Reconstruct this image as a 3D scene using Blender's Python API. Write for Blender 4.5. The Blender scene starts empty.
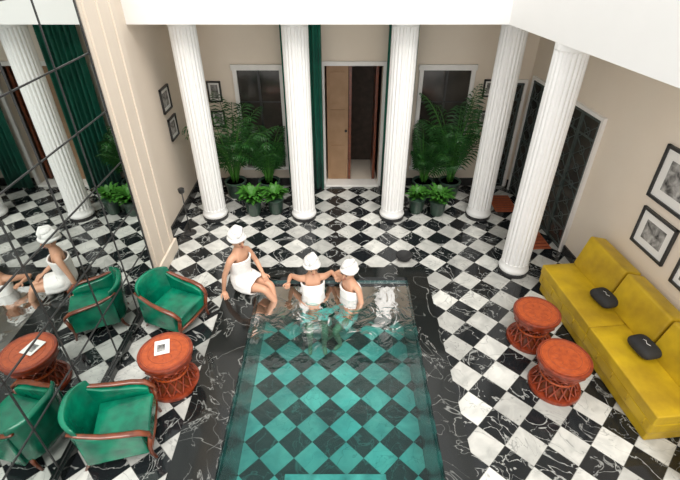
import bpy, bmesh, math, random
from mathutils import Vector, Matrix
random.seed(7)
S=bpy.context.scene
pi=math.pi

# ------------------------------------------------------------ materials
def newmat(name):
    m=bpy.data.materials.new(name); m.use_nodes=True
    nt=m.node_tree; b=nt.nodes['Principled BSDF']
    return m,nt,b
def setin(b,k,v):
    if k in b.inputs: b.inputs[k].default_value=v
def mathn(nt,op,a,b=None,clamp=False):
    n=nt.nodes.new('ShaderNodeMath'); n.operation=op; n.use_clamp=clamp
    for i,x in enumerate((a,b)):
        if x is None: continue
        if isinstance(x,(int,float)): n.inputs[i].default_value=x
        else: nt.links.new(x,n.inputs[i])
    return n.outputs[0]
def mixc(nt,f,a,b):
    n=nt.nodes.new('ShaderNodeMix'); n.data_type='RGBA'
    if isinstance(f,(int,float)): n.inputs[0].default_value=f
    else: nt.links.new(f,n.inputs[0])
    for i,x in ((6,a),(7,b)):
        if isinstance(x,tuple): n.inputs[i].default_value=(*x[:3],1)
        else: nt.links.new(x,n.inputs[i])
    return n.outputs[2]
def noise(nt,vec,scale,detail=4,dist=0,rough=.5):
    n=nt.nodes.new('ShaderNodeTexNoise'); n.inputs['Scale'].default_value=scale
    n.inputs['Detail'].default_value=detail; n.inputs['Distortion'].default_value=dist
    n.inputs['Roughness'].default_value=rough
    if vec is not None: nt.links.new(vec,n.inputs['Vector'])
    return n.outputs['Fac']
def objco(nt):
    return nt.nodes.new('ShaderNodeTexCoord').outputs['Object']
def pmat(name,col,col2=None,rough=.5,metal=0,scale=8,bump=0,sheen=0,bscale=60,coat=0):
    m,nt,b=newmat(name)
    if col2 is None: col2=tuple(c*.85 for c in col)
    co=objco(nt)
    f=noise(nt,co,scale,4)
    f=mathn(nt,'MULTIPLY_ADD',f,2.2,True); f.node.inputs[2].default_value=-.6
    nt.links.new(mixc(nt,f,col,col2),b.inputs['Base Color'])
    b.inputs['Roughness'].default_value=rough; b.inputs['Metallic'].default_value=metal
    setin(b,'Sheen Weight',sheen); setin(b,'Coat Weight',coat); setin(b,'Coat Roughness',.15)
    if bump:
        bn=nt.nodes.new('ShaderNodeBump'); bn.inputs['Strength'].default_value=bump
        bn.inputs['Distance'].default_value=.01
        nt.links.new(noise(nt,co,bscale,3),bn.inputs['Height']); nt.links.new(bn.outputs[0],b.inputs['Normal'])
    return m
def ridge(nt,vec,scale,width,dist=1.2,detail=5):
    f=noise(nt,vec,scale,detail,dist)
    a=mathn(nt,'ABSOLUTE',mathn(nt,'SUBTRACT',f,.5))
    return mathn(nt,'SUBTRACT',1.0,mathn(nt,'DIVIDE',a,width),True)
def tilemat(name,size,off,light,dark,vein_l,vein_d,rough=.15,vs=1.0):
    m,nt,b=newmat(name)
    co=objco(nt)
    mp=nt.nodes.new('ShaderNodeMapping'); mp.inputs['Rotation'].default_value=(0,0,pi/4)
    mp.inputs['Scale'].default_value=(1/size,1/size,0)
    mp.inputs['Location'].default_value=(off[0],off[1],.5)
    nt.links.new(co,mp.inputs['Vector'])
    ck=nt.nodes.new('ShaderNodeTexChecker'); ck.inputs['Scale'].default_value=1
    nt.links.new(mp.outputs[0],ck.inputs['Vector'])
    fl=nt.nodes.new('ShaderNodeVectorMath'); fl.operation='FLOOR'; nt.links.new(mp.outputs[0],fl.inputs[0])
    wn=nt.nodes.new('ShaderNodeTexWhiteNoise'); wn.noise_dimensions='3D'; nt.links.new(fl.outputs[0],wn.inputs['Vector'])
    ml=nt.nodes.new('ShaderNodeVectorMath'); ml.operation='MULTIPLY_ADD'
    nt.links.new(wn.outputs['Color'],ml.inputs[0]); ml.inputs[1].default_value=(9,9,9); nt.links.new(co,ml.inputs[2])
    v=ml.outputs[0]
    r1=ridge(nt,v,1.8,.012,1.6,4); r2=ridge(nt,v,4,.016,1.2,4)
    gate=mathn(nt,'GREATER_THAN',noise(nt,v,1.7,2),.52)
    vd=mathn(nt,'MAXIMUM',mathn(nt,'MULTIPLY',r1,.8*vs),mathn(nt,'MULTIPLY',mathn(nt,'MULTIPLY',r2,gate),.5*vs))
    dk=mixc(nt,vd,dark,vein_d)
    cloud=noise(nt,v,5,5,.8)
    cloud=mathn(nt,'MULTIPLY_ADD',cloud,2.4,True); cloud.node.inputs[2].default_value=-.75
    vl=mathn(nt,'MAXIMUM',mathn(nt,'MULTIPLY',r1,.8),mathn(nt,'MULTIPLY',cloud,.55))
    lt=mixc(nt,vl,light,vein_l)
    shade=mathn(nt,'MULTIPLY_ADD',wn.outputs['Value'],.45); shade.node.inputs[2].default_value=.60
    sh=nt.nodes.new('ShaderNodeVectorMath'); sh.operation='SCALE'; nt.links.new(lt,sh.inputs[0]); nt.links.new(shade,sh.inputs['Scale'])
    c=mixc(nt,ck.outputs['Fac'],sh.outputs[0],dk)
    fr=nt.nodes.new('ShaderNodeVectorMath'); fr.operation='FRACTION'; nt.links.new(mp.outputs[0],fr.inputs[0])
    sx=nt.nodes.new('ShaderNodeSeparateXYZ'); nt.links.new(fr.outputs[0],sx.inputs[0])
    g=mathn(nt,'MAXIMUM',mathn(nt,'LESS_THAN',sx.outputs[0],.018),mathn(nt,'LESS_THAN',sx.outputs[1],.018))
    c=mixc(nt,mathn(nt,'MULTIPLY',g,.6),c,(.12,.12,.11))
    nt.links.new(c,b.inputs['Base Color']); b.inputs['Roughness'].default_value=rough
    return m
def blackmarble(name,dens=1.0):
    m,nt,b=newmat(name); co=objco(nt)
    r1=ridge(nt,co,1.1,.008,2.0,4); r2=ridge(nt,co,3.0,.009,1.2,4)
    gate=mathn(nt,'GREATER_THAN',noise(nt,co,1.2,2),.54)
    v=mathn(nt,'MAXIMUM',mathn(nt,'MULTIPLY',r1,.5*dens),mathn(nt,'MULTIPLY',mathn(nt,'MULTIPLY',r2,gate),.3*dens))
    nt.links.new(mixc(nt,v,(.008,.010,.010),(.42,.43,.41)),b.inputs['Base Color'])
    b.inputs['Roughness'].default_value=.10
    return m
M={}
M['floor']=tilemat('checker_marble',.30,(.15,.2,),(.74,.74,.70),(.012,.014,.016),(.26,.27,.26),(.46,.47,.45),.09)
M['pfloor']=tilemat('pool_checker',.285,(.5,.15),(.66,.80,.76),(.012,.030,.030),(.28,.40,.38),(.20,.30,.28),.3,.6)
M['black']=blackmarble('black_marble')
M['wall']=pmat('cream_plaster',(.83,.735,.62),(.80,.70,.585),.8,scale=2,bump=.05)
M['lwall']=pmat('warm_plaster',(.84,.74,.63),(.80,.70,.59),.8,scale=2,bump=.05)
M['white']=pmat('white_plaster',(.93,.93,.92),(.91,.91,.90),.7,scale=3)
M['col']=pmat('column_white',(.90,.90,.89),(.87,.87,.86),.55,scale=4)
M['trim']=pmat('white_trim',(.86,.84,.81),(.82,.80,.77),.45)
M['bt']=pmat('black_baseboard',(.02,.02,.022),(.04,.04,.04),.2)
M['green']=pmat('green_satin',(.0,.24,.13),(.0,.075,.045),.26,scale=5,bump=.55,bscale=9,coat=.35)
M['curtain']=pmat('green_curtain',(.0,.16,.10),(.0,.09,.06),.7,scale=3,sheen=.1)
M['yellow']=pmat('yellow_velvet',(.66,.44,.006),(.36,.22,.003),.5,scale=3.4,sheen=.05,bump=.45,bscale=9)  # darker second yellow paints shading into the velvet as noise patches
M['wood']=pmat('chair_wood',(.22,.05,.015),(.10,.022,.008),.3,scale=12,coat=.4)
M['rust']=pmat('rust_wood',(.30,.045,.012),(.14,.018,.006),.35,scale=20,coat=.3)
M['orange']=pmat('red_brown_inlay',(.50,.095,.02),(.32,.05,.012),.3,scale=25,coat=.3)
M['dark']=pmat('dark_iron',(.02,.02,.02),(.04,.04,.04),.35)
M['glassdark']=pmat('dark_glass',(.02,.019,.018),(.07,.06,.05),.08,scale=2)
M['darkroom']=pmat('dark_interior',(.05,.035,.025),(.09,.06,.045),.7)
M['tan']=pmat('tan_wood',(.42,.26,.15),(.32,.19,.10),.6,scale=4)
M['mat']=pmat('doormat_weave',(.48,.13,.05),(.30,.07,.03),.85,scale=40)
M['skin']=pmat('skin',(.62,.34,.22),(.56,.30,.19),.5,scale=6)
M['eye']=pmat('eye_dark',(.03,.02,.015),(.05,.03,.02),.3)
M['lip']=pmat('lip',(.42,.10,.08),(.38,.09,.07),.4)
M['towel']=pmat('towel_white',(.87,.86,.84),(.80,.79,.77),.95,scale=30,bump=.5,bscale=120)
M['leaf']=pmat('palm_leaf',(.03,.13,.025),(.012,.06,.014),.45,scale=5)
M['leaf2']=pmat('fern_leaf',(.07,.24,.03),(.03,.13,.015),.45,scale=6)
M['pot']=pmat('pot_glaze',(.05,.10,.07),(.03,.05,.04),.3)
M['soil']=pmat('soil',(.04,.025,.015),(.02,.012,.008),.95,scale=40)
M['blackfab']=pmat('black_fabric',(.015,.015,.017),(.03,.03,.03),.8)
M['paper']=pmat('paper',(.8,.8,.78),(.45,.42,.40),.5,scale=14)
M['matboard']=pmat('mat_board',(.85,.84,.81),(.83,.82,.79),.7)
M['step']=pmat('pool_step_tile',(.60,.72,.70),(.22,.32,.31),.4,scale=7)
m,nt,b=newmat('photo_print'); co=objco(nt)
f=noise(nt,co,9,6,.5); f=mathn(nt,'MULTIPLY_ADD',f,3.0,True); f.node.inputs[2].default_value=-1.05
nt.links.new(mixc(nt,f,(.03,.03,.03),(.55,.54,.52)),b.inputs['Base Color']); b.inputs['Roughness'].default_value=.2
M['print']=m
m,nt,b=newmat('pool_wall_marble'); co=objco(nt)
r=ridge(nt,co,2.5,.02,2)
nt.links.new(mixc(nt,mathn(nt,'MULTIPLY',r,.4),(.02,.07,.07),(.35,.45,.42)),b.inputs['Base Color']); b.inputs['Roughness'].default_value=.25
M['pwall']=m
m,nt,b=newmat('mirror_glass'); co=objco(nt)
f=noise(nt,co,1.5,2); nt.links.new(mixc(nt,f,(.60,.65,.64),(.68,.71,.70)),b.inputs['Base Color'])
b.inputs['Metallic'].default_value=1; b.inputs['Roughness'].default_value=.015
M['mirror']=m
m=bpy.data.materials.new('pool_water'); m.use_nodes=True; nt=m.node_tree; nt.nodes.clear()
out=nt.nodes.new('ShaderNodeOutputMaterial'); mx=nt.nodes.new('ShaderNodeMixShader')
tr=nt.nodes.new('ShaderNodeBsdfTransparent'); gl=nt.nodes.new('ShaderNodeBsdfGlossy'); gl.inputs['Roughness'].default_value=.03
co=objco(nt)
wf=noise(nt,co,2.0,3,1.2); wf=mathn(nt,'MULTIPLY_ADD',wf,3.0,True); wf.node.inputs[2].default_value=-1.0
nt.links.new(mixc(nt,wf,(.17,.57,.56),(.36,.78,.74)),tr.inputs['Color'])
fr=nt.nodes.new('ShaderNodeFresnel'); fr.inputs['IOR'].default_value=1.38
bn=nt.nodes.new('ShaderNodeBump'); bn.inputs['Strength'].default_value=.3; bn.inputs['Distance'].default_value=.03
nt.links.new(noise(nt,co,4,3,.8),bn.inputs['Height']); nt.links.new(bn.outputs[0],gl.inputs['Normal']); nt.links.new(bn.outputs[0],fr.inputs['Normal'])
nt.links.new(fr.outputs[0],mx.inputs[0]); nt.links.new(tr.outputs[0],mx.inputs[1]); nt.links.new(gl.outputs[0],mx.inputs[2])
nt.links.new(mx.outputs[0],out.inputs[0]); M['water']=m
m,nt,b=newmat('clear_glass'); co=objco(nt)
nt.links.new(mixc(nt,noise(nt,co,4,1),(.9,.95,.95),(.95,.97,.97)),b.inputs['Base Color'])
setin(b,'Transmission Weight',1.0); b.inputs['Roughness'].default_value=.02; M['glass']=m
M['grille']=pmat('iron_grille',(.07,.09,.085),(.04,.055,.05),.4)

# ------------------------------------------------------------ mesh helpers
def link(o,parent=None):
    S.collection.objects.link(o)
    if parent is not None: o.parent=parent
    return o
def empty(name,loc=(0,0,0),rz=0,sc=1):
    e=bpy.data.objects.new(name,None); e.location=loc; e.rotation_euler=(0,0,rz); e.empty_display_size=.2; e.scale=(sc,sc,sc)
    return link(e)
def mk(name,v,f,mat,parent=None,smooth=False):
    me=bpy.data.meshes.new(name); me.from_pydata([tuple(x) for x in v],[],f); me.update()
    bm=bmesh.new(); bm.from_mesh(me); bmesh.ops.recalc_face_normals(bm,faces=bm.faces); bm.to_mesh(me); bm.free()
    me.materials.append(mat)
    if smooth:
        for p in me.polygons: p.use_smooth=True
    o=bpy.data.objects.new(name,me); return link(o,parent)
def box(name,lo,hi,mat,parent=None,bevel=0,seg=2,cuts=0,puff=0,rot=None,puffaxis=2):
    lo=Vector(lo);hi=Vector(hi);c=(lo+hi)/2;s=hi-lo
    bm=bmesh.new(); bmesh.ops.create_cube(bm,size=1)
    if cuts: bmesh.ops.subdivide_edges(bm,edges=bm.edges[:],cuts=cuts,use_grid_fill=True)
    for v in bm.verts:
        p=v.co.copy()
        q=Vector((p.x*s.x,p.y*s.y,p.z*s.z))
        if puff:
            a,b2=[i for i in range(3) if i!=puffaxis]
            w=(1-(2*p[a])**4)*(1-(2*p[b2])**4)
            q[puffaxis]+=puff*w*(1 if p[puffaxis]>0.01 else (-.3 if p[puffaxis]<-.01 else 0))
        v.co=q
    me=bpy.data.meshes.new(name); bm.to_mesh(me); bm.free(); me.materials.append(mat)
    o=bpy.data.objects.new(name,me); o.location=c
    if rot: o.rotation_euler=rot
    link(o,parent)
    if bevel:
        md=o.modifiers.new('bev','BEVEL'); md.width=bevel; md.segments=seg; md.limit_method='ANGLE'; md.angle_limit=math.radians(50)
        for p in me.polygons: p.use_smooth=True
        w=o.modifiers.new('wn','WEIGHTED_NORMAL')
    return o
def lathe_geo(V,F,prof,n=32,rf=None,c=(0,0,0)):
    b0=len(V)
    for (r,z) in prof:
        for i in range(n):
            a=2*pi*i/n; rr=r*(rf(a,z) if rf else 1)
            V.append((c[0]+rr*math.cos(a),c[1]+rr*math.sin(a),c[2]+z))
    for j in range(len(prof)-1):
        for i in range(n):
            a=b0+j*n+i; b=b0+j*n+(i+1)%n
            F.append((a,b,b+n,a+n))
    F.append(tuple(b0+i for i in range(n))[::-1]); e=b0+(len(prof)-1)*n
    F.append(tuple(e+i for i in range(n)))
def lathe(name,prof,mat,parent=None,n=32,rf=None,c=(0,0,0),smooth=True):
    V=[];F=[];lathe_geo(V,F,prof,n,rf,c)
    o=mk(name,V,F,mat,parent,smooth)
    if smooth:
        md=o.modifiers.new('es','EDGE_SPLIT'); md.split_angle=math.radians(40)
    return o
def tube_geo(V,F,pts,rad,n=8,flat=1.0,latv=None):
    pts=[Vector(p) for p in pts]; b0=len(V); m=len(pts)
    if isinstance(rad,(int,float)): rad=[rad]*m
    up=None
    for j,p in enumerate(pts):
        t=(pts[min(j+1,m-1)]-pts[max(j-1,0)]).normalized()
        if latv is not None: ref=Vector(latv)
        elif up is None: ref=Vector((1,0,0)) if abs(t.x)<.8 else Vector((0,1,0))
        else: ref=up
        u=(ref-t*ref.dot(t)).normalized(); w=t.cross(u); up=u
        for i in range(n):
            a=2*pi*i/n
            V.append(p+u*math.cos(a)*rad[j]+w*math.sin(a)*rad[j]*flat)
    for j in range(m-1):
        for i in range(n):
            a=b0+j*n+i;b=b0+j*n+(i+1)%n
            F.append((a,b,b+n,a+n))
    F.append(tuple(b0+i for i in range(n))[::-1]); e=b0+(m-1)*n; F.append(tuple(e+i for i in range(n)))
def ball_geo(V,F,c,r,n=12,fn=None):
    b0=len(V); rings=n
    c=Vector(c)
    if isinstance(r,(int,float)): r=(r,r,r)
    for j in range(rings+1):
        ph=pi*j/rings
        for i in range(n*2):
            a=2*pi*i/(n*2)
            d=Vector((math.sin(ph)*math.cos(a),math.sin(ph)*math.sin(a),math.cos(ph)))
            p=Vector((d.x*r[0],d.y*r[1],d.z*r[2]))
            if fn: p=fn(d,p)
            V.append(c+p)
    for j in range(rings):
        for i in range(n*2):
            a=b0+j*n*2+i;b=b0+j*n*2+(i+1)%(n*2)
            F.append((a,b,b+n*2,a+n*2))
def prism(name,poly,z0,z1,mat,parent=None):
    n=len(poly);V=[(x,y,z0) for x,y in poly]+[(x,y,z1) for x,y in poly]
    F=[tuple(range(n))[::-1],tuple(range(n,2*n))]+[(i,(i+1)%n,(i+1)%n+n,i+n) for i in range(n)]
    return mk(name,V,F,mat,parent)

# ------------------------------------------------------------ room shell
LX=-2.78; BY=8.04; MX=-2.60
PX0,PX1,PY0,PY1=-1.15,.97,1.0,5.10
RX0,RX1,RY1=-1.60,1.26,5.34
W0=Vector((3.3,BY)); WA=Vector((.0896,-.996)); WR=math.atan2(WA.y,WA.x)
def wr(s): p=W0+WA*s; return (p.x,p.y)
wend=wr(7.9)
def quad(V,F,x0,y0,x1,y1,z=0):
    b=len(V);V+= [(x0,y0,z),(x1,y0,z),(x1,y1,z),(x0,y1,z)];F.append((b,b+1,b+2,b+3))
V=[];F=[]
quad(V,F,LX,RY1,4.1,BY); quad(V,F,LX,.0,RX0,RY1); quad(V,F,RX1,.0,4.1,RY1); quad(V,F,RX0,0,RX1,PY0-.3)
mk('floor',V,F,M['floor'])
box('wall_left',(LX-.2,0,0),(LX,BY+.2,5.0),M['lwall'])
prism('wall_right',[wr(0),wr(7.9),(wend[0]+.2,wend[1]),(W0.x+.2,BY)],0,3.17,M['wall'])
DX0,DX1,DZ=-.27,.74,2.28
def boxg(V,F,lo,hi):
    b=len(V)
    for z in (lo[2],hi[2]):
        for x,y in ((lo[0],lo[1]),(hi[0],lo[1]),(hi[0],hi[1]),(lo[0],hi[1])): V.append((x,y,z))
    for f in ((3,2,1,0),(4,5,6,7),(0,1,5,4),(1,2,6,5),(2,3,7,6),(3,0,4,7)): F.append(tuple(b+i for i in f))
V=[];F=[]
boxg(V,F,(LX,BY,0),(DX0,BY+.2,3.17)); boxg(V,F,(DX1,BY,0),(3.5,BY+.2,3.17)); boxg(V,F,(DX0,BY,DZ),(DX1,BY+.2,3.17))
mk('wall_back',V,F,M['wall'])
prism('ceiling',[(LX,6.45),(2.2,6.45),(2.97,1.6),(3.86,1.6),(3.28,BY),(LX,BY)],3.17,3.35,M['white'])
box('wall_upper_back',(LX,6.45,3.35),(2.2,6.6,4.9),M['white'])
prism('wall_upper_right',[(2.2,6.45),(2.97,1.6),(3.12,1.6),(2.35,6.6),(2.2,6.6)],3.35,4.9,M['white'])
box('baseboard_left',(LX,5.95,0),(LX+.03,BY,.16),M['bt'])
V=[];F=[]
boxg(V,F,(LX+.03,BY-.03,0),(DX0-.1,BY,.16)); boxg(V,F,(DX1+.1,BY-.03,0),(3.26,BY,.16)); mk('baseboard_back',V,F,M['bt'])
bw=empty('baseboard_right',(W0.x,W0.y,0),WR)
box('board_far',(.03,-.025,0),(1.27,0,.14),M['bt'],bw); box('board_near',(2.28,-.025,0),(6.5,0,.14),M['bt'],bw)
V=[];F=[];boxg(V,F,(LX,5.02,0),(MX,5.85,5.0))
for k in range(3):
    y=5.10+k*.30; boxg(V,F,(MX,y,.25),(MX+.015,y+.05,5.0))
boxg(V,F,(LX,5.02,0),(MX+.03,5.88,.2))
mk('trim_1',V,F,M['lwall'])
dr=empty('door_1',(0,0,0))
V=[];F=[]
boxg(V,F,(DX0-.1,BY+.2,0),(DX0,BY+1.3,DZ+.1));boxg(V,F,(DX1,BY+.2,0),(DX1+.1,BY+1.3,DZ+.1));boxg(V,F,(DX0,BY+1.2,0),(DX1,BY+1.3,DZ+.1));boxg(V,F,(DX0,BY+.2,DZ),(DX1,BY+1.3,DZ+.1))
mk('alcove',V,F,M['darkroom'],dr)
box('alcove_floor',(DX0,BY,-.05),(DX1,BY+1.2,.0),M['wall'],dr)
box('threshold',(DX0-.02,BY-.10,0),(DX1+.02,BY+.2,.04),M['trim'],dr,.01)
V=[];F=[]
boxg(V,F,(DX0-.06,BY-.04,0),(DX0,BY+.02,DZ));boxg(V,F,(DX1,BY-.04,0),(DX1+.06,BY+.02,DZ));boxg(V,F,(DX0-.06,BY-.04,DZ),(DX1+.06,BY+.02,DZ+.07))
mk('casing',V,F,M['trim'],dr)
def sheet(name,x0,x1,z0,z1,mat,parent,y=0,amp=.03,waves=6,n=60,loc=(0,0,0)):
    V=[];F=[]
    zs=[z1,z1-.3,(z0+z1)/2,z0]; fac=[.7,.9,1,1.15]
    for z,fa in zip(zs,fac):
        for i in range(n+1):
            t=i/n; V.append((x0+(x1-x0)*t,y+amp*fa*math.sin(2*pi*waves*t)+amp*.3*math.sin(2*pi*waves*1.7*t+1),z))
    for j in range(3):
        for i in range(n): a=j*(n+1)+i; F.append((a,a+1,a+n+2,a+n+1))
    o=mk(name,V,F,mat,parent,True); md=o.modifiers.new('s','SOLIDIFY'); md.thickness=.006
    return o
box('door_leaf',(DX0+.03,BY+.20,.02),(DX0+.42,BY+.25,DZ-.02),M['tan'],dr,.004)
V=[];F=[]
for z0_,z1_ in ((.15,.75),(.85,1.45),(1.55,2.12)): boxg(V,F,(DX0+.09,BY+.185,z0_),(DX0+.36,BY+.20,z1_))
mk('door_panels',V,F,M['tan'],dr)
box('door_leaf_open',(DX1-.10,BY+.22,.02),(DX1-.05,BY+.75,DZ-.02),M['wood'],dr,.004)
box('inner_jamb',(DX0+.43,BY+.21,.0),(DX0+.48,BY+.27,DZ),M['wood'],dr)
V=[];F=[];ball_geo(V,F,(DX0+.38,BY+.17,1.05),.025,8); mk('knob',V,F,M['dark'],dr,True)
for (a,b_) in ((-.97,-.31),(.79,1.27)):
    c=empty('curtain',(0,7.86,0)); sheet('fabric',a,b_,.03,3.1,M['curtain'],c,0,.04,int((b_-a)*11))
    V=[];F=[];tube_geo(V,F,[(a-.05,0,3.12),(b_+.05,0,3.12)],.015); mk('rod',V,F,M['dark'],c,True)

def window(name,x0,x1,z0,z1,loc,rz,nx=2,nz=3):
    e=empty(name,loc,rz); t=.07
    box('jamb_left',(x0,-.05,z0),(x0+t,-.001,z1-t),M['trim'],e); box('jamb_right',(x1-t,-.05,z0),(x1,-.001,z1-t),M['trim'],e)
    box('head',(x0-.02,-.055,z1-t),(x1+.02,-.001,z1+.02),M['trim'],e); box('sill',(x0-.03,-.08,z0-.05),(x1+.03,-.001,z0),M['trim'],e)
    box('glazing',(x0+t,-.012,z0),(x1-t,-.002,z1-t),M['glassdark'],e)
    V=[];F=[];w=(x1-x0-2*t)
    for k in range(1,nx): x=x0+t+w*k/nx; boxg(V,F,(x-.02,-.035,z0),(x+.02,-.012,z1-t))
    for k in range(1,nz): z=z0+(z1-z0)*k/nz; boxg(V,F,(x0+t,-.03,z-.012),(x1-t,-.012,z+.012))
    mk('mullions',V,F,M['dark'],e)
    return e
window('window_1',-1.84,-.97,.42,2.28,(0,BY,0),0)
window('window_2',1.36,2.32,.42,2.28,(0,BY,0),0)
def irondoor(name,x0,x1,z1,loc,rz):
    e=empty(name,loc,rz);V=[];F=[];t=.05
    for lo,hi in (((x0-t,-.05,0),(x0,0,z1+t)),((x1,-.05,0),(x1+t,0,z1+t)),((x0,-.05,z1),(x1,0,z1+t))): boxg(V,F,lo,hi)
    mk('casing',V,F,M['trim'],e)
    box('leaf',(x0,-.02,0),(x1,0,z1),M['glassdark'],e)
    V=[];F=[]; xm=(x0+x1)/2
    for x in (x0+.03,xm-.02,xm+.02,x1-.03): boxg(V,F,(x-.015,-.04,.02),(x+.015,-.02,z1-.01))
    for z in (.05,.35,z1*.5,z1-.3,z1-.03): boxg(V,F,(x0,-.038,z-.012),(x1,-.02,z+.012))
    w=(x1-x0)/2-.08
    for s in (0,1):
        xa=x0+.05+s*(w+.06)
        nseg=7
        for k in range(nseg):
            za=.1+(z1-.2)*k/nseg; zb=.1+(z1-.2)*(k+1)/nseg
            tube_geo(V,F,[(xa,-.03,za),(xa+w,-.03,zb)],.007,5); tube_geo(V,F,[(xa+w,-.03,za),(xa,-.03,zb)],.007,5)
            cx=xa+w/2;cz=(za+zb)/2
            tube_geo(V,F,[(cx+.06*math.cos(a*pi/6),-.032,cz+.06*math.sin(a*pi/6)) for a in range(13)],.006,5)
    mk('ironwork',V,F,M['grille'],e)
    return e
irondoor('door_2',2.84,3.20,2.0,(0,BY,0),0)
irondoor('door_3',1.33,2.22,2.1,(W0.x,W0.y,0),WR)
irondoor('door_4',.2,.85,2.1,(W0.x,W0.y,0),WR)
def picture(x0,x1,z0,z1,loc,rz,fw=.03,mw=.09):
    e=empty('picture_frame',loc,rz);V=[];F=[]
    for lo,hi in (((x0,-.035,z0),(x0+fw,-.002,z1)),((x1-fw,-.035,z0),(x1,-.002,z1)),((x0,-.035,z0),(x1,-.002,z0+fw)),((x0,-.035,z1-fw),(x1,-.002,z1))): boxg(V,F,lo,hi)
    mk('moulding',V,F,M['dark'],e)
    box('mat_board',(x0+fw,-.015,z0+fw),(x1-fw,-.002,z1-fw),M['matboard'],e)
    box('photo',(x0+mw,-.019,z0+mw),(x1-mw,-.015,z1-mw),M['print'],e)
R=(W0.x,W0.y,0)
picture(3.39,4.2,1.64,2.27,R,WR,.035,.14); picture(3.43,3.99,1.04,1.52,R,WR,.03,.12); picture(4.16,4.76,.98,1.42,R,WR)
picture(7.0,7.38,1.78,2.16,(LX,0,0),pi/2,.025,.08); picture(7.08,7.44,1.3,1.66,(LX,0,0),pi/2,.025,.08)
picture(-2.32,-2.08,1.66,2.02,(0,BY,0),0,.025,.06); picture(-2.32,-2.08,1.2,1.5,(0,BY,0),0,.025,.06)
picture(2.5,2.76,1.75,2.05,(0,BY,0),0,.025,.06); picture(2.5,2.76,1.2,1.5,(0,BY,0),0,.025,.06)
mw=empty('wall_mirror',(MX,0,0),pi/2)
y0,y1,z0,z1=.9,4.95,.1,3.75
box('backing_panel',(y0-.02,.001,0),(y1+.05,-LX+MX,z1+.05),M['dark'],mw)
box('mirror_glass',(y0,-.01,z0),(y1,.001,z1),M['mirror'],mw)
V=[];F=[]
for k in range(7):
    x=y0+(y1-y0)*k/6; boxg(V,F,(x-.007,-.016,z0),(x+.007,-.01,z1))
for k in range(7):
    z=z0+(z1-z0)*k/6; boxg(V,F,(y0-.006,-.016,z-.007),(y1+.006,-.01,z+.007))
mk('muntins',V,F,M['dark'],mw)
box('marble_curb',(y0,-.05,0),(y1+.05,0,.10),M['black'],mw,.01)

# ------------------------------------------------------------ pool
pool=empty('swimming_pool')
rz=.04
V=[];F=[]
boxg(V,F,(RX0,PY0-.3,-.02),(PX0,RY1,rz)); boxg(V,F,(PX1,PY0-.3,-.02),(RX1,RY1,rz)); boxg(V,F,(PX0,PY1,-.02),(PX1,RY1,rz)); boxg(V,F,(PX0,PY0-.3,-.02),(PX1,PY0,rz))
o=mk('rim',V,F,M['black'],pool)
PD=-.85
V=[];F=[]
boxg(V,F,(PX0-.1,PY0,PD),(PX0,PY1,-.02));boxg(V,F,(PX1,PY0,PD),(PX1+.1,PY1,-.02));boxg(V,F,(PX0-.1,PY1,PD),(PX1+.1,PY1+.1,-.02));boxg(V,F,(PX0-.1,PY0-.1,PD),(PX1+.1,PY0,-.02))
mk('basin_walls',V,F,M['pwall'],pool)
mk('basin_floor',[(PX0,PY0,PD),(PX1,PY0,PD),(PX1,PY1,PD),(PX0,PY1,PD)],[(0,1,2,3)],M['pfloor'],pool)
box('step_low',(-.6,PY0,PD),(.5,2.62,-.68),M['step'],pool,.01); box('step_high',(-.6,PY0,-.68),(.5,2.3,-.48),M['step'],pool,.01)
mk('water',[(PX0,PY0,-.05),(PX1,PY0,-.05),(PX1,PY1,-.05),(PX0,PY1,-.05)],[(0,1,2,3)],M['water'],pool)

# ------------------------------------------------------------ columns
def column(x,y,top=3.17):
    e=empty('column',(x,y,0))
    lathe('plinth_ring',[(.215,0),(.215,.05),(.20,.06)],M['bt'],e,40)
    pr=[(.205,.06),(.215,.085),(.205,.12),(.192,.14),(.192,.2),(.192,.201)]
    for k in range(1,9): z=.2+k*.36; pr.append((.192-.003*k/8,z))
    pr+= [(.189,top-.08),(.192,top-.07),(.192,top-.002)]
    lathe('fluted_shaft',pr,M['col'],e,120,lambda a,z:1-.09*(1-abs(math.sin(a*10))) if .2<z<top-.075 else 1)
for x,y in ((-2.19,6.85),(-.63,6.85),(.91,6.85),(2.44,6.88)): column(x,y)
column(2.57,5.32)

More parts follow.
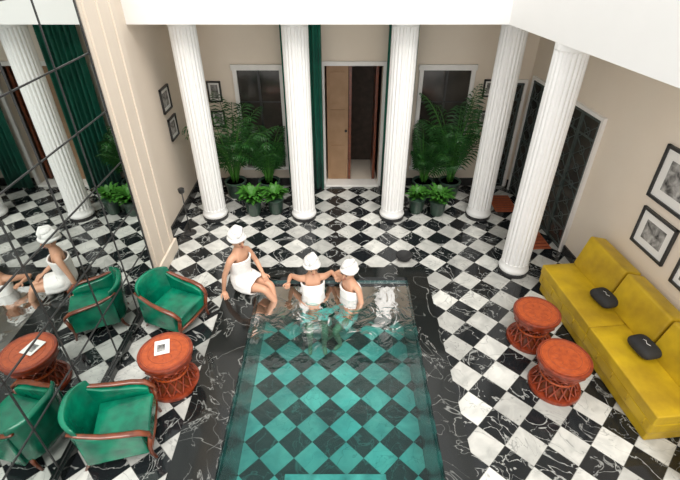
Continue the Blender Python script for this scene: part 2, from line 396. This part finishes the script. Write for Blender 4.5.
# ------------------------------------------------------------ plants
def palm(loc,h,spread,nf,name='potted_palm',xlim=None):
    e=empty(name,loc)
    lathe('pot',[(.13,0),(.16,.05),(.19,.28),(.205,.30),(.205,.33),(.18,.33),(.17,.30)],M['pot'],e,28)
    lathe('soil',[(.165,.27),(.165,.30)],M['soil'],e,20)
    V=[];F=[];VS=[];FS=[]
    rnd=random.Random(int(loc[0]*100))
    for k in range(nf):
        az=2*pi*k/nf*2.4+rnd.random(); L=spread*(.5+.6*rnd.random()); H=h*(.4+.6*rnd.random()); dr_=H*.20*(.5+rnd.random())
        pts=[]
        for i in range(13):
            t=i/12; r=.05+L*t**1.6; z=.3+H*t-dr_*t**3.5*1.6
            pts.append(Vector((r*math.cos(az),r*math.sin(az),z)))
        tube_geo(VS,FS,pts,[.012-.009*i/12 for i in range(13)],5)
        for i in range(3*12,12*12,7):
            t=i/144; j=min(int(t*12),11); p=pts[j].lerp(pts[j+1],t*12-j); d=(pts[j+1]-pts[j]).normalized()
            side=d.cross(Vector((0,0,1))); 
            if side.length<.05: side=Vector((-math.sin(az),math.cos(az),0))
            side.normalize(); ll=.36*math.sin(pi*(t*.85+.1))
            for sg in (-1,1):
                q=p+side*sg*ll*.75+d*ll*.55+Vector((0,0,-ll*.4)); mid=p.lerp(q,.5)+Vector((0,0,ll*.12)); wv=d*.015
                b=len(V); V+= [p,mid-wv,q,mid+wv]; F.append((b,b+1,b+2,b+3))
    def cl(P):
        R=[]
        for p in P:
            p=Vector(p); 
            p.y=max(min(p.y,BY-.10-loc[1]),7.12-loc[1])
            if xlim: p.x=max(min(p.x,xlim[1]-loc[0]),xlim[0]-loc[0])
            R.append(p)
        return R
    mk('stems',cl(VS),FS,M['leaf2'],e,True); mk('fronds',cl(V),F,M['leaf'],e)
def bush(loc,h,nl):
    e=empty('potted_fern',loc)
    lathe('pot',[(.09,0),(.12,.06),(.14,.26),(.15,.27),(.15,.29),(.13,.29)],M['pot'],e,24)
    V=[];F=[];rnd=random.Random(int(loc[0]*77))
    for k in range(nl):
        az=rnd.random()*2*pi; L=h*(.35+.5*rnd.random()); up=h*(.5+1.2*rnd.random()); w=.02+.02*rnd.random()
        for i in range(5):
            t=i/4; p=Vector((L*t*math.cos(az),L*t*math.sin(az),.27+up*t-up*.6*t*t)); s=Vector((-math.sin(az),math.cos(az),0))*w*math.sin(pi*(t*.9+.07))
            b=len(V);V+= [p-s,p+s]
            if i: F.append((b-2,b-1,b+1,b))
    mk('leaves',V,F,M['leaf2'],e)
palm((-1.95,7.6,0),2.25,.80,24,xlim=(-2.6,-1.0)); palm((-1.32,7.6,0),1.6,.6,22,xlim=(-2.2,-1.0))
palm((1.55,7.6,0),1.6,.55,22,xlim=(1.32,2.5)); palm((2.05,7.6,0),2.25,.65,24,xlim=(1.32,2.75))
bush((-1.52,6.92,0),.38,110); bush((-1.14,6.98,0),.34,90); bush((1.72,6.92,0),.36,110); bush((1.36,7.0,0),.30,70)

# ------------------------------------------------------------ furniture
def armchair(loc,rz,sc):
    e=empty('armchair',loc,rz,sc)  # faces +X
    box('seat_cushion',(-.27,-.28,.26),(.36,.28,.46),M['green'],e,.05,4,6,.03)
    box('seat_rail',(-.30,-.31,.16),(.33,.31,.27),M['green'],e,.03,3)
    V=[];F=[];n=16;m=8
    for side in (0,1):
        for j in range(m+1):
            v=j/m
            for i in range(n+1):
                u=i/n*2-1; y=.37*u*(1-.06*v)
                x=-.33-.13*v+.14*abs(u)**3; top=.88-.05*u*u
                z=.16+(top-.16)*v
                th=.13*(1-.45*v)*(1-.25*abs(u)**4)
                if side: x-=th
                if j==m: z-=.0 if not side else .02
                V.append((x,y,z))
    N=(n+1)*(m+1)
    for s in (0,1):
        for j in range(m):
            for i in range(n): a=s*N+j*(n+1)+i; F.append((a,a+1,a+n+2,a+n+1))
    for i in range(n):
        a=m*(n+1)+i; F.append((a,a+1,a+1+N,a+N)); a=i; F.append((a,a+1,a+1+N,a+N))
    for j in range(m):
        for i in (0,n): a=j*(n+1)+i; b=a+n+1; F.append((a,b,b+N,a+N))
    o=mk('backrest',V,F,M['green'],e,True); md=o.modifiers.new('b','BEVEL'); md.width=.03; md.segments=3; md.angle_limit=math.radians(45)
    for s in (-1,1):
        V=[];F=[]
        prof=[(-.36,.18,.72),(-.2,.18,.64),(0,.18,.60),(.2,.18,.57),(.31,.18,.52)]
        for yy in (.29,.375):
            for x,za,zb in prof: V+= [(x,s*yy,za),(x,s*yy,zb)]
        k=len(prof)*2
        for i in range(len(prof)-1):
            a=2*i
            F+= [(a,a+1,a+3,a+2),(k+a,k+a+1,k+a+3,k+a+2),(a+1,k+a+1,k+a+3,a+3),(a,k+a,k+a+2,a+2)]
        F+= [(0,1,k+1,k),(k-2,k-1,2*k-1,2*k-2)]
        o=mk('side_panel',V,F,M['green'],e); md=o.modifiers.new('b','BEVEL'); md.width=.02; md.segments=3; md.angle_limit=math.radians(45)
        V=[];F=[]
        tube_geo(V,F,[(-.42,s*.33,.76),(-.3,s*.34,.705),(-.1,s*.36,.645),(.12,s*.37,.615),(.28,s*.36,.58),(.37,s*.34,.50),(.385,s*.335,.42)],[.022,.030,.034,.038,.040,.034,.026],12,.6,latv=(0,1,0))
        tube_geo(V,F,[(.375,s*.335,.45),(.33,s*.335,.25),(.32,s*.325,.12),(.35,s*.325,0)],[.026,.03,.024,.018],10)
        tube_geo(V,F,[(-.36,s*.29,.2),(-.38,s*.29,.1),(-.44,s*.29,0)],[.03,.024,.017],10)
        mk('wood_arm_and_legs',V,F,M['wood'],e,True)
    V=[];F=[];tube_geo(V,F,[(.335,-.32,.215),(.345,0,.2),(.335,.32,.215)],[.022,.026,.022],8); mk('front_rail',V,F,M['wood'],e,True)
armchair((-2.08,4.25,0),math.radians(-22),.77)
armchair((-2.10,2.60,0),math.radians(14),.80)

def drum(name,loc,r=.27,h=.46):
    e=empty(name,loc)
    lathe('top',[(r*.6,h-.05),(r*.97,h-.045),(r,h-.03),(r,h-.008),(r*.98,h)],M['rust'],e,48)
    lathe('inlay_disc',[(r*.88,h),(r*.88,h+.003)],M['orange'],e,48)
    V=[];F=[]
    for rr in (r*.60,r*.84):
        tube_geo(V,F,[(rr*math.cos(a*pi/24),rr*math.sin(a*pi/24),h+.002) for a in range(49)],.003,5)
    for k in range(8):
        a=k*pi/4; tube_geo(V,F,[(r*.15*math.cos(a),r*.15*math.sin(a),h+.001),(r*.36*math.cos(a+.2),r*.36*math.sin(a+.2),h+.001),(r*.58*math.cos(a),r*.58*math.sin(a),h+.001)],[.001,.004,.001],5)
    mk('carved_lines',V,F,M['rust'],e,True)
    lathe('apron',[(r*.86,h-.12),(r*.9,h-.11),(r*.9,h-.05),(r*.86,h-.045)],M['rust'],e,48)
    lathe('core',[(r*.74,.03),(r*.58,h*.35),(r*.56,h*.5),(r*.74,h-.11)],M['wood'],e,32)
    V=[];F=[]
    def rad(t): return r*(.98-.30*math.sin(pi*min(t*1.0,1))**1.0)
    n=14
    for k in range(n):
        for sg in (-1,1):
            pts=[]
            for i in range(11):
                t=i/10; a=2*pi*k/n+sg*t*.9; rr=rad(t)*.92; pts.append((rr*math.cos(a),rr*math.sin(a),.03+(h-.14)*t))
            tube_geo(V,F,pts,.011,6)
    mk('lattice_legs',V,F,M['rust'],e,True)
    lathe('base_ring',[(r*.8,0),(r*.98,0),(r*1.0,.02),(r*.97,.045),(r*.8,.045)],M['rust'],e,48)
    lathe('waist_ring',[(r*.6,h*.44),(r*.68,h*.44),(r*.7,h*.47),(r*.68,h*.5),(r*.6,h*.5)],M['orange'],e,40)
drum('drum_stool',(2.34,3.95,0)); drum('drum_stool',(2.38,3.25,0),.28)
drum('side_table',(-1.86,3.30,0),.285,.50)
mg=empty('magazine',(-1.90,3.34,.508),.3)
box('pages',(-.075,-.1,0),(.075,.1,.008),M['paper'],mg,.002); box('cover',(-.077,-.102,.008),(.077,.102,.010),M['matboard'],mg); box('photo_block',(-.05,-.06,.010),(.03,.04,.0112),M['print'],mg)

so=empty('sofa',(*wr(3.08),0),WR); L=2.36; D=.82
box('plinth_base',(.03,-D+.04,0),(L-.03,-.04,.22),M['yellow'],so,.02)
box('seat_deck',(0,-D,.14),(L,-.03,.32),M['yellow'],so,.04,4)
for k in range(2):
    a=k*L/2; box('seat_cushion',(a+.002,-D,.30),(a+L/2-.002,-.08,.43),M['yellow'],so,.045,4,8,.025)
box('back_frame',(0,-.12,.2),(L,-.03,.72),M['yellow'],so,.035,3)
for k in range(3):
    a=k*L/3; box('back_cushion',(a+.012,-.35,.40),(a+L/3-.012,-.11,.86),M['yellow'],so,.06,4,8,.03,rot=(-.25,0,0),puffaxis=1)
V=[];F=[]
for k in range(9):
    x=.1+k*(L-.2)/8; tube_geo(V,F,[(x,-D-.002,.2),(x,-D-.002,.29)],.006,6)
mk('button_piping',V,F,M['yellow'],so,True)
def pillow(x,y,a):
    p=W0+WA*(3.08+x); q=Vector((-.996,-.0896))*y
    e=empty('lumbar_pillow',(p.x+q.x,p.y+q.y,.528),WR+a)
    V=[];F=[]
    def fn(d,p): 
        return Vector((math.copysign(abs(d.x)**.5,d.x)*.16,math.copysign(abs(d.y)**.5,d.y)*.115,d.z*.065))
    ball_geo(V,F,(0,0,0),1,12,fn); mk('cover',V,F,M['blackfab'],e,True)
    V=[];F=[]
    tube_geo(V,F,[(-.05,-.0,.064),(-.02,.012,.067),(.015,-.012,.067),(.05,.01,.064)],.003,5)
    mk('embroidery',V,F,M['matboard'],e,True)
pillow(.82,.46,.15); pillow(1.60,.48,.1)
def doormat(lo,hi,rz=0,z=.012):
    c=((lo[0]+hi[0])/2,(lo[1]+hi[1])/2,0); e=empty('doormat',c,rz); sx=(hi[0]-lo[0])/2; sy=(hi[1]-lo[1])/2
    box('pile',(-sx,-sy,0),(sx,sy,z),M['mat'],e,.004)
    V=[];F=[]
    for k in range(7): y=-sy+.05+k*(2*sy-.1)/6; boxg(V,F,(-sx+.03,y-.012,z),(sx-.03,y+.012,z+.004))
    mk('ribs',V,F,M['rust'],e)
doormat((2.80,7.0),(3.20,7.6)); doormat((3.0,5.85),(3.34,6.5),math.radians(4))
st=empty('candle_stand',(-2.50,6.32,0))
lathe('foot',[(.10,0),(.10,.015),(.02,.03)],M['dark'],st,24)
V=[];F=[];tube_geo(V,F,[(0,0,.02),(0,0,.75)],.01,8);mk('stem',V,F,M['dark'],st,True)
lathe('cup',[(.012,.74),(.045,.77),(.05,.83),(.035,.84)],M['dark'],st,20)
sp=empty('floor_bowl',(.98,5.58,0)); lathe('bowl',[(.06,0),(.10,.03),(.125,.08),(.12,.10),(.10,.09),(.05,.05)],M['blackfab'],sp,28)
g=empty('drinking_glass',(-1.50,3.55,.04)); lathe('tumbler',[(.03,0),(.036,.11),(.033,.11),(.028,.01)],M['glass'],g,24)
wp=empty('white_plinth',(3.42,2.05,0),math.radians(25)); box('body',(-.22,-.22,0),(.22,.22,.42),M['white'],wp,.01); box('cap',(-.25,-.25,.42),(.25,.25,.47),M['white'],wp,.01)

# ------------------------------------------------------------ women
def hand_geo(V,F,wrist,d,nrm,curl=.5,left=True):
    w=Vector(wrist);d=Vector(d).normalized();nrm=Vector(nrm);nrm=(nrm-d*nrm.dot(d)).normalized();s=d.cross(nrm)*(1 if left else -1)
    tube_geo(V,F,[w-d*.02,w,w+d*.03,w+d*.06,w+d*.085],[.024,.026,.036,.04,.034],10,.45,latv=s)
    for k,(o,l) in enumerate(((-.027,.066),(-.009,.075),(.009,.07),(.026,.055))):
        p=w+d*.075+s*o; dd=d+s*o*2; pts=[p];c=0
        for seg in range(3):
            c+=curl*.35; q=pts[-1]+(dd*math.cos(c)-nrm*math.sin(c)).normalized()*l/3*1.05; pts.append(q)
        tube_geo(V,F,pts,[.0095,.009,.008,.006],7)
    p=w+d*.03-s*.028; pts=[p,p+(d*.6-s*.8)*.028-nrm*.006,p+(d*.6-s*.8)*.028+(d*.85-s*.4)*.026-nrm*.012,p+(d*.6-s*.8)*.028+(d*.9-s*.2)*.048-nrm*.018]
    tube_geo(V,F,pts,[.013,.011,.010,.007],7)
def woman(loc,rz,J,headdir=0,tilt=0,dress=None):
    e=empty('woman',loc,rz)
    P={k:Vector(J[k]) for k in J if k!='curl'}
    P['neck']=P['neckb'].lerp(P['head'],.55)
    for s in 'LR':
        P['fo'+s]=P['el'+s].lerp(P['wr'+s],.3); P['th'+s]=P['hi'+s].lerp(P['kn'+s],.35); P['ca'+s]=P['kn'+s].lerp(P['an'+s],.3)
        P['ua'+s]=P['sh'+s].lerp(P['el'+s],.35)
    Rr={'pelvis':(.125,.10),'waist':(.105,.085),'chest':(.125,.095),'neckb':(.07,.06),'neck':(.047,.047),'head':(.06,.06)}
    for s in 'LR':
        Rr.update({'sh'+s:(.052,.052),'ua'+s:(.044,.044),'el'+s:(.036,.036),'fo'+s:(.036,.036),'wr'+s:(.024,.024),'hi'+s:(.088,.088),'th'+s:(.082,.082),'kn'+s:(.055,.055),'ca'+s:(.053,.053),'an'+s:(.034,.034),'to'+s:(.026,.026)})
    order=list(Rr.keys()); idx={k:i for i,k in enumerate(order)}
    E=[('pelvis','waist'),('waist','chest'),('chest','neckb'),('neckb','neck'),('neck','head')]
    for s in 'LR': E+= [('neckb','sh'+s),('sh'+s,'ua'+s),('ua'+s,'el'+s),('el'+s,'fo'+s),('fo'+s,'wr'+s),('pelvis','hi'+s),('hi'+s,'th'+s),('th'+s,'kn'+s),('kn'+s,'ca'+s),('ca'+s,'an'+s),('an'+s,'to'+s)]
    me=bpy.data.meshes.new('body'); me.from_pydata([P[k] for k in order],[(idx[a],idx[b]) for a,b in E],[]); me.materials.append(M['skin'])
    o=bpy.data.objects.new('body',me); link(o,e)
    md=o.modifiers.new('skin','SKIN'); md.use_smooth_shade=True
    if not me.skin_vertices: 
        bm=bmesh.new(); bm.from_mesh(me); bm.verts.layers.skin.verify(); bm.to_mesh(me); bm.free()
    sv=me.skin_vertices[0].data
    for k in order:
        sv[idx[k]].radius=Rr[k]; sv[idx[k]].use_root=(k=='pelvis')
    sd=o.modifiers.new('sub','SUBSURF'); sd.levels=2; sd.render_levels=2
    V=[];F=[]
    for s in 'LR':
        d=J.get('hd'+s, P['wr'+s]-P['el'+s]); hand_geo(V,F,P['wr'+s],d,J.get('hn'+s,(0,0,1)),J.get('curl',.5),s=='L')
    mk('hands',V,F,M['skin'],e,True)
    h=bpy.data.objects.new('head_pivot',None); h.location=P['head']; h.rotation_euler=(tilt,0,headdir); link(h,e)
    V=[];F=[]
    def fn(d,p):
        if d.z<0:
            k=1+.34*d.z; p.x*=k; p.y*= (1+.2*d.z) if d.y<0 else (1+.45*d.z)
        if d.y<-.3 : p.y*=.95
        return p
    ball_geo(V,F,(0,0,0),(.078,.095,.115),14,fn)
    tube_geo(V,F,[(0,-.082,.022),(0,-.098,-.006),(0,-.108,-.024),(0,-.09,-.034)],[.007,.010,.014,.010],8)
    for s in (-1,1):
        ball_geo(V,F,(s*.078,.008,-.008),(.010,.018,.028),6)
        tube_geo(V,F,[(s*.012,-.090,.030),(s*.03,-.090,.034),(s*.048,-.076,.027)],.006,6)
    mk('head',V,F,M['skin'],h,True)
    V=[];F=[]
    for s in (-1,1): ball_geo(V,F,(s*.031,-.083,.008),(.014,.008,.007),6)
    mk('eyes',V,F,M['eye'],h,True)
    V=[];F=[];ball_geo(V,F,(0,-.084,-.055),(.022,.009,.008),6);mk('mouth',V,F,M['lip'],h,True)
    V=[];F=[]
    def tf(d,p):
        a=math.atan2(d.y,d.x); k=1+.05*abs(math.sin(a*2.5+d.z*5)); return p*k
    ball_geo(V,F,(0,.03,.085),(.105,.118,.085),16,tf)
    ball_geo(V,F,(.0,.01,.155),(.07,.075,.045),12,tf)
    tube_geo(V,F,[(.10*math.cos(a),.022+.115*math.sin(a),.045+.018*(-math.sin(a))+.008*math.sin(3*a)) for a in [i*2*pi/24 for i in range(25)]],.026,8)
    tube_geo(V,F,[(-.05,-.07,.10),(-.01,-.065,.15),(.04,-.02,.19),(.03,.06,.18),(-.02,.12,.12)],[.02,.034,.038,.036,.025],8)
    mk('towel_turban',V,F,M['towel'],h,True)
    V=[];F=[];n=40; m=len(dress)
    dd=[]
    for i in range(m-1):
        for t in (0,.25,.5,.75): dd.append(tuple([Vector(dress[i][0]).lerp(Vector(dress[i+1][0]),t)]+[dress[i][k]*(1-t)+dress[i+1][k]*t for k in (1,2)]))
    dd.append((Vector(dress[-1][0]),dress[-1][1],dress[-1][2])); m=len(dd)
    for j,(c,a_,b_) in enumerate(dd):
        t=(dd[min(j+2,m-1)][0]-dd[max(j-2,0)][0]).normalized(); u=Vector((1,0,0)); u=(u-t*u.dot(t)).normalized(); w=t.cross(u)
        fr=j/(m-1)
        for i in range(n):
            a=2*pi*i/n; rp=1+(.016+.04*fr)*math.sin(a*7+fr*3)+.012*math.sin(a*13-fr*6)
            V.append(c+u*math.cos(a)*a_*rp+w*math.sin(a)*b_*rp)
    for j in range(m-1):
        for i in range(n): a=j*n+i;b=j*n+(i+1)%n; F.append((a,b,b+n,a+n))
    o=mk('towel_wrap',V,F,M['towel'],e,True); md=o.modifiers.new('s','SOLIDIFY'); md.thickness=.012; md.offset=1
    V=[];F=[]; c,a_,b_=dd[0]
    tube_geo(V,F,[(c[0]+(a_+.004)*math.cos(a),c[1]+(b_+.004)*math.sin(a),c[2]+.004*math.sin(5*a)) for a in [i*2*pi/32 for i in range(33)]],.014,8)
    mk('towel_fold',V,F,M['towel'],e,True)
    return e
J1=dict(pelvis=(0,0,.02),waist=(0,.01,.18),chest=(0,-.01,.34),neckb=(0,-.005,.47),head=(0,-.03,.665),
 shL=(.165,-.01,.445),elL=(.25,-.07,.20),wrL=(.14,-.27,.12),shR=(-.165,0,.445),elR=(-.25,.07,.20),wrR=(-.28,.10,-.05),
 hdR=(-.3,-.5,-.15),hiL=(.09,0,-.01),knL=(.10,-.42,.02),anL=(.03,-.54,-.36),toL=(.02,-.68,-.43),
 hiR=(-.09,0,-.01),knR=(-.04,-.43,.03),anR=(.08,-.56,-.32),toR=(.10,-.70,-.37))
D1=[((0,-.01,.39),.155,.125),((0,.0,.28),.15,.12),((0,.005,.18),.138,.112),((0,.0,.09),.165,.13),((0,-.05,.03),.20,.125),((0,-.14,.01),.195,.112),((.01,-.27,.012),.175,.105)]
woman((-1.37,4.93,.14),math.radians(60),J1,math.radians(-12),.05,D1)
J2=dict(pelvis=(0,0,0),waist=(0,.05,.17),chest=(0,.10,.33),neckb=(0,.12,.46),head=(0,.08,.655),
 shL=(.17,.13,.435),elL=(.30,.34,.345),wrL=(.33,.12,.42),shR=(-.17,.13,.435),elR=(-.30,.34,.345),wrR=(-.34,.11,.40),
 hiL=(.09,0,-.02),knL=(.11,-.38,-.13),anL=(.10,-.30,-.50),toL=(.11,-.43,-.545),
 hiR=(-.09,0,-.02),knR=(-.10,-.38,-.11),anR=(-.10,-.27,-.49),toR=(-.11,-.40,-.545))
D2=[((0,.105,.38),.155,.12),((0,.085,.28),.15,.118),((0,.05,.17),.138,.11),((0,.01,.06),.165,.13),((0,-.05,-.02),.20,.13),((0,-.15,-.07),.205,.125),((0,-.26,-.10),.21,.12)]
woman((-.37,4.82,-.28),math.radians(8),J2,math.radians(10),.05,D2)
J3=dict(pelvis=(0,0,0),waist=(0,.02,.17),chest=(0,.02,.33),neckb=(0,.02,.46),head=(0,-.02,.655),
 shL=(.17,.02,.435),elL=(.25,.02,.18),wrL=(.20,-.18,.05),shR=(-.165,.03,.435),elR=(-.37,.04,.37),wrR=(-.36,.26,.37),
 hiL=(.09,0,-.02),knL=(.11,-.36,-.16),anL=(.10,-.24,-.50),toL=(.11,-.38,-.53),
 hiR=(-.09,0,-.02),knR=(-.10,-.38,-.12),anR=(-.10,-.22,-.48),toR=(-.11,-.35,-.53))
D3=[((0,.02,.38),.155,.12),((0,.015,.28),.15,.118),((0,.02,.17),.138,.11),((0,.01,.06),.165,.13),((0,-.05,-.03),.20,.13),((0,-.14,-.08),.205,.125),((0,-.25,-.12),.21,.12)]
woman((.13,4.83,-.30),math.radians(-50),J3,math.radians(10),.05,D3)

# ------------------------------------------------------------ light, camera
w=bpy.data.worlds.new('sky_world'); S.world=w; w.use_nodes=True
bg=w.node_tree.nodes['Background']; bg.inputs[0].default_value=(1.0,.985,.96,1); bg.inputs[1].default_value=1.4
sd=bpy.data.lights.new('sun','SUN'); sd.energy=3.0; sd.angle=math.radians(35); sd.color=(1,.96,.90)
so_=bpy.data.objects.new('sun',sd); so_.rotation_euler=(math.radians(28),math.radians(8),0); so_.location=(0,3,9); link(so_)
cd=bpy.data.cameras.new('camera'); cd.lens=24; cd.sensor_width=36
co_=bpy.data.objects.new('camera',cd); co_.location=(0,0,4.2); co_.rotation_euler=(math.radians(55.5),0,0); link(co_)
S.camera=co_
S.view_settings.view_transform='Standard'
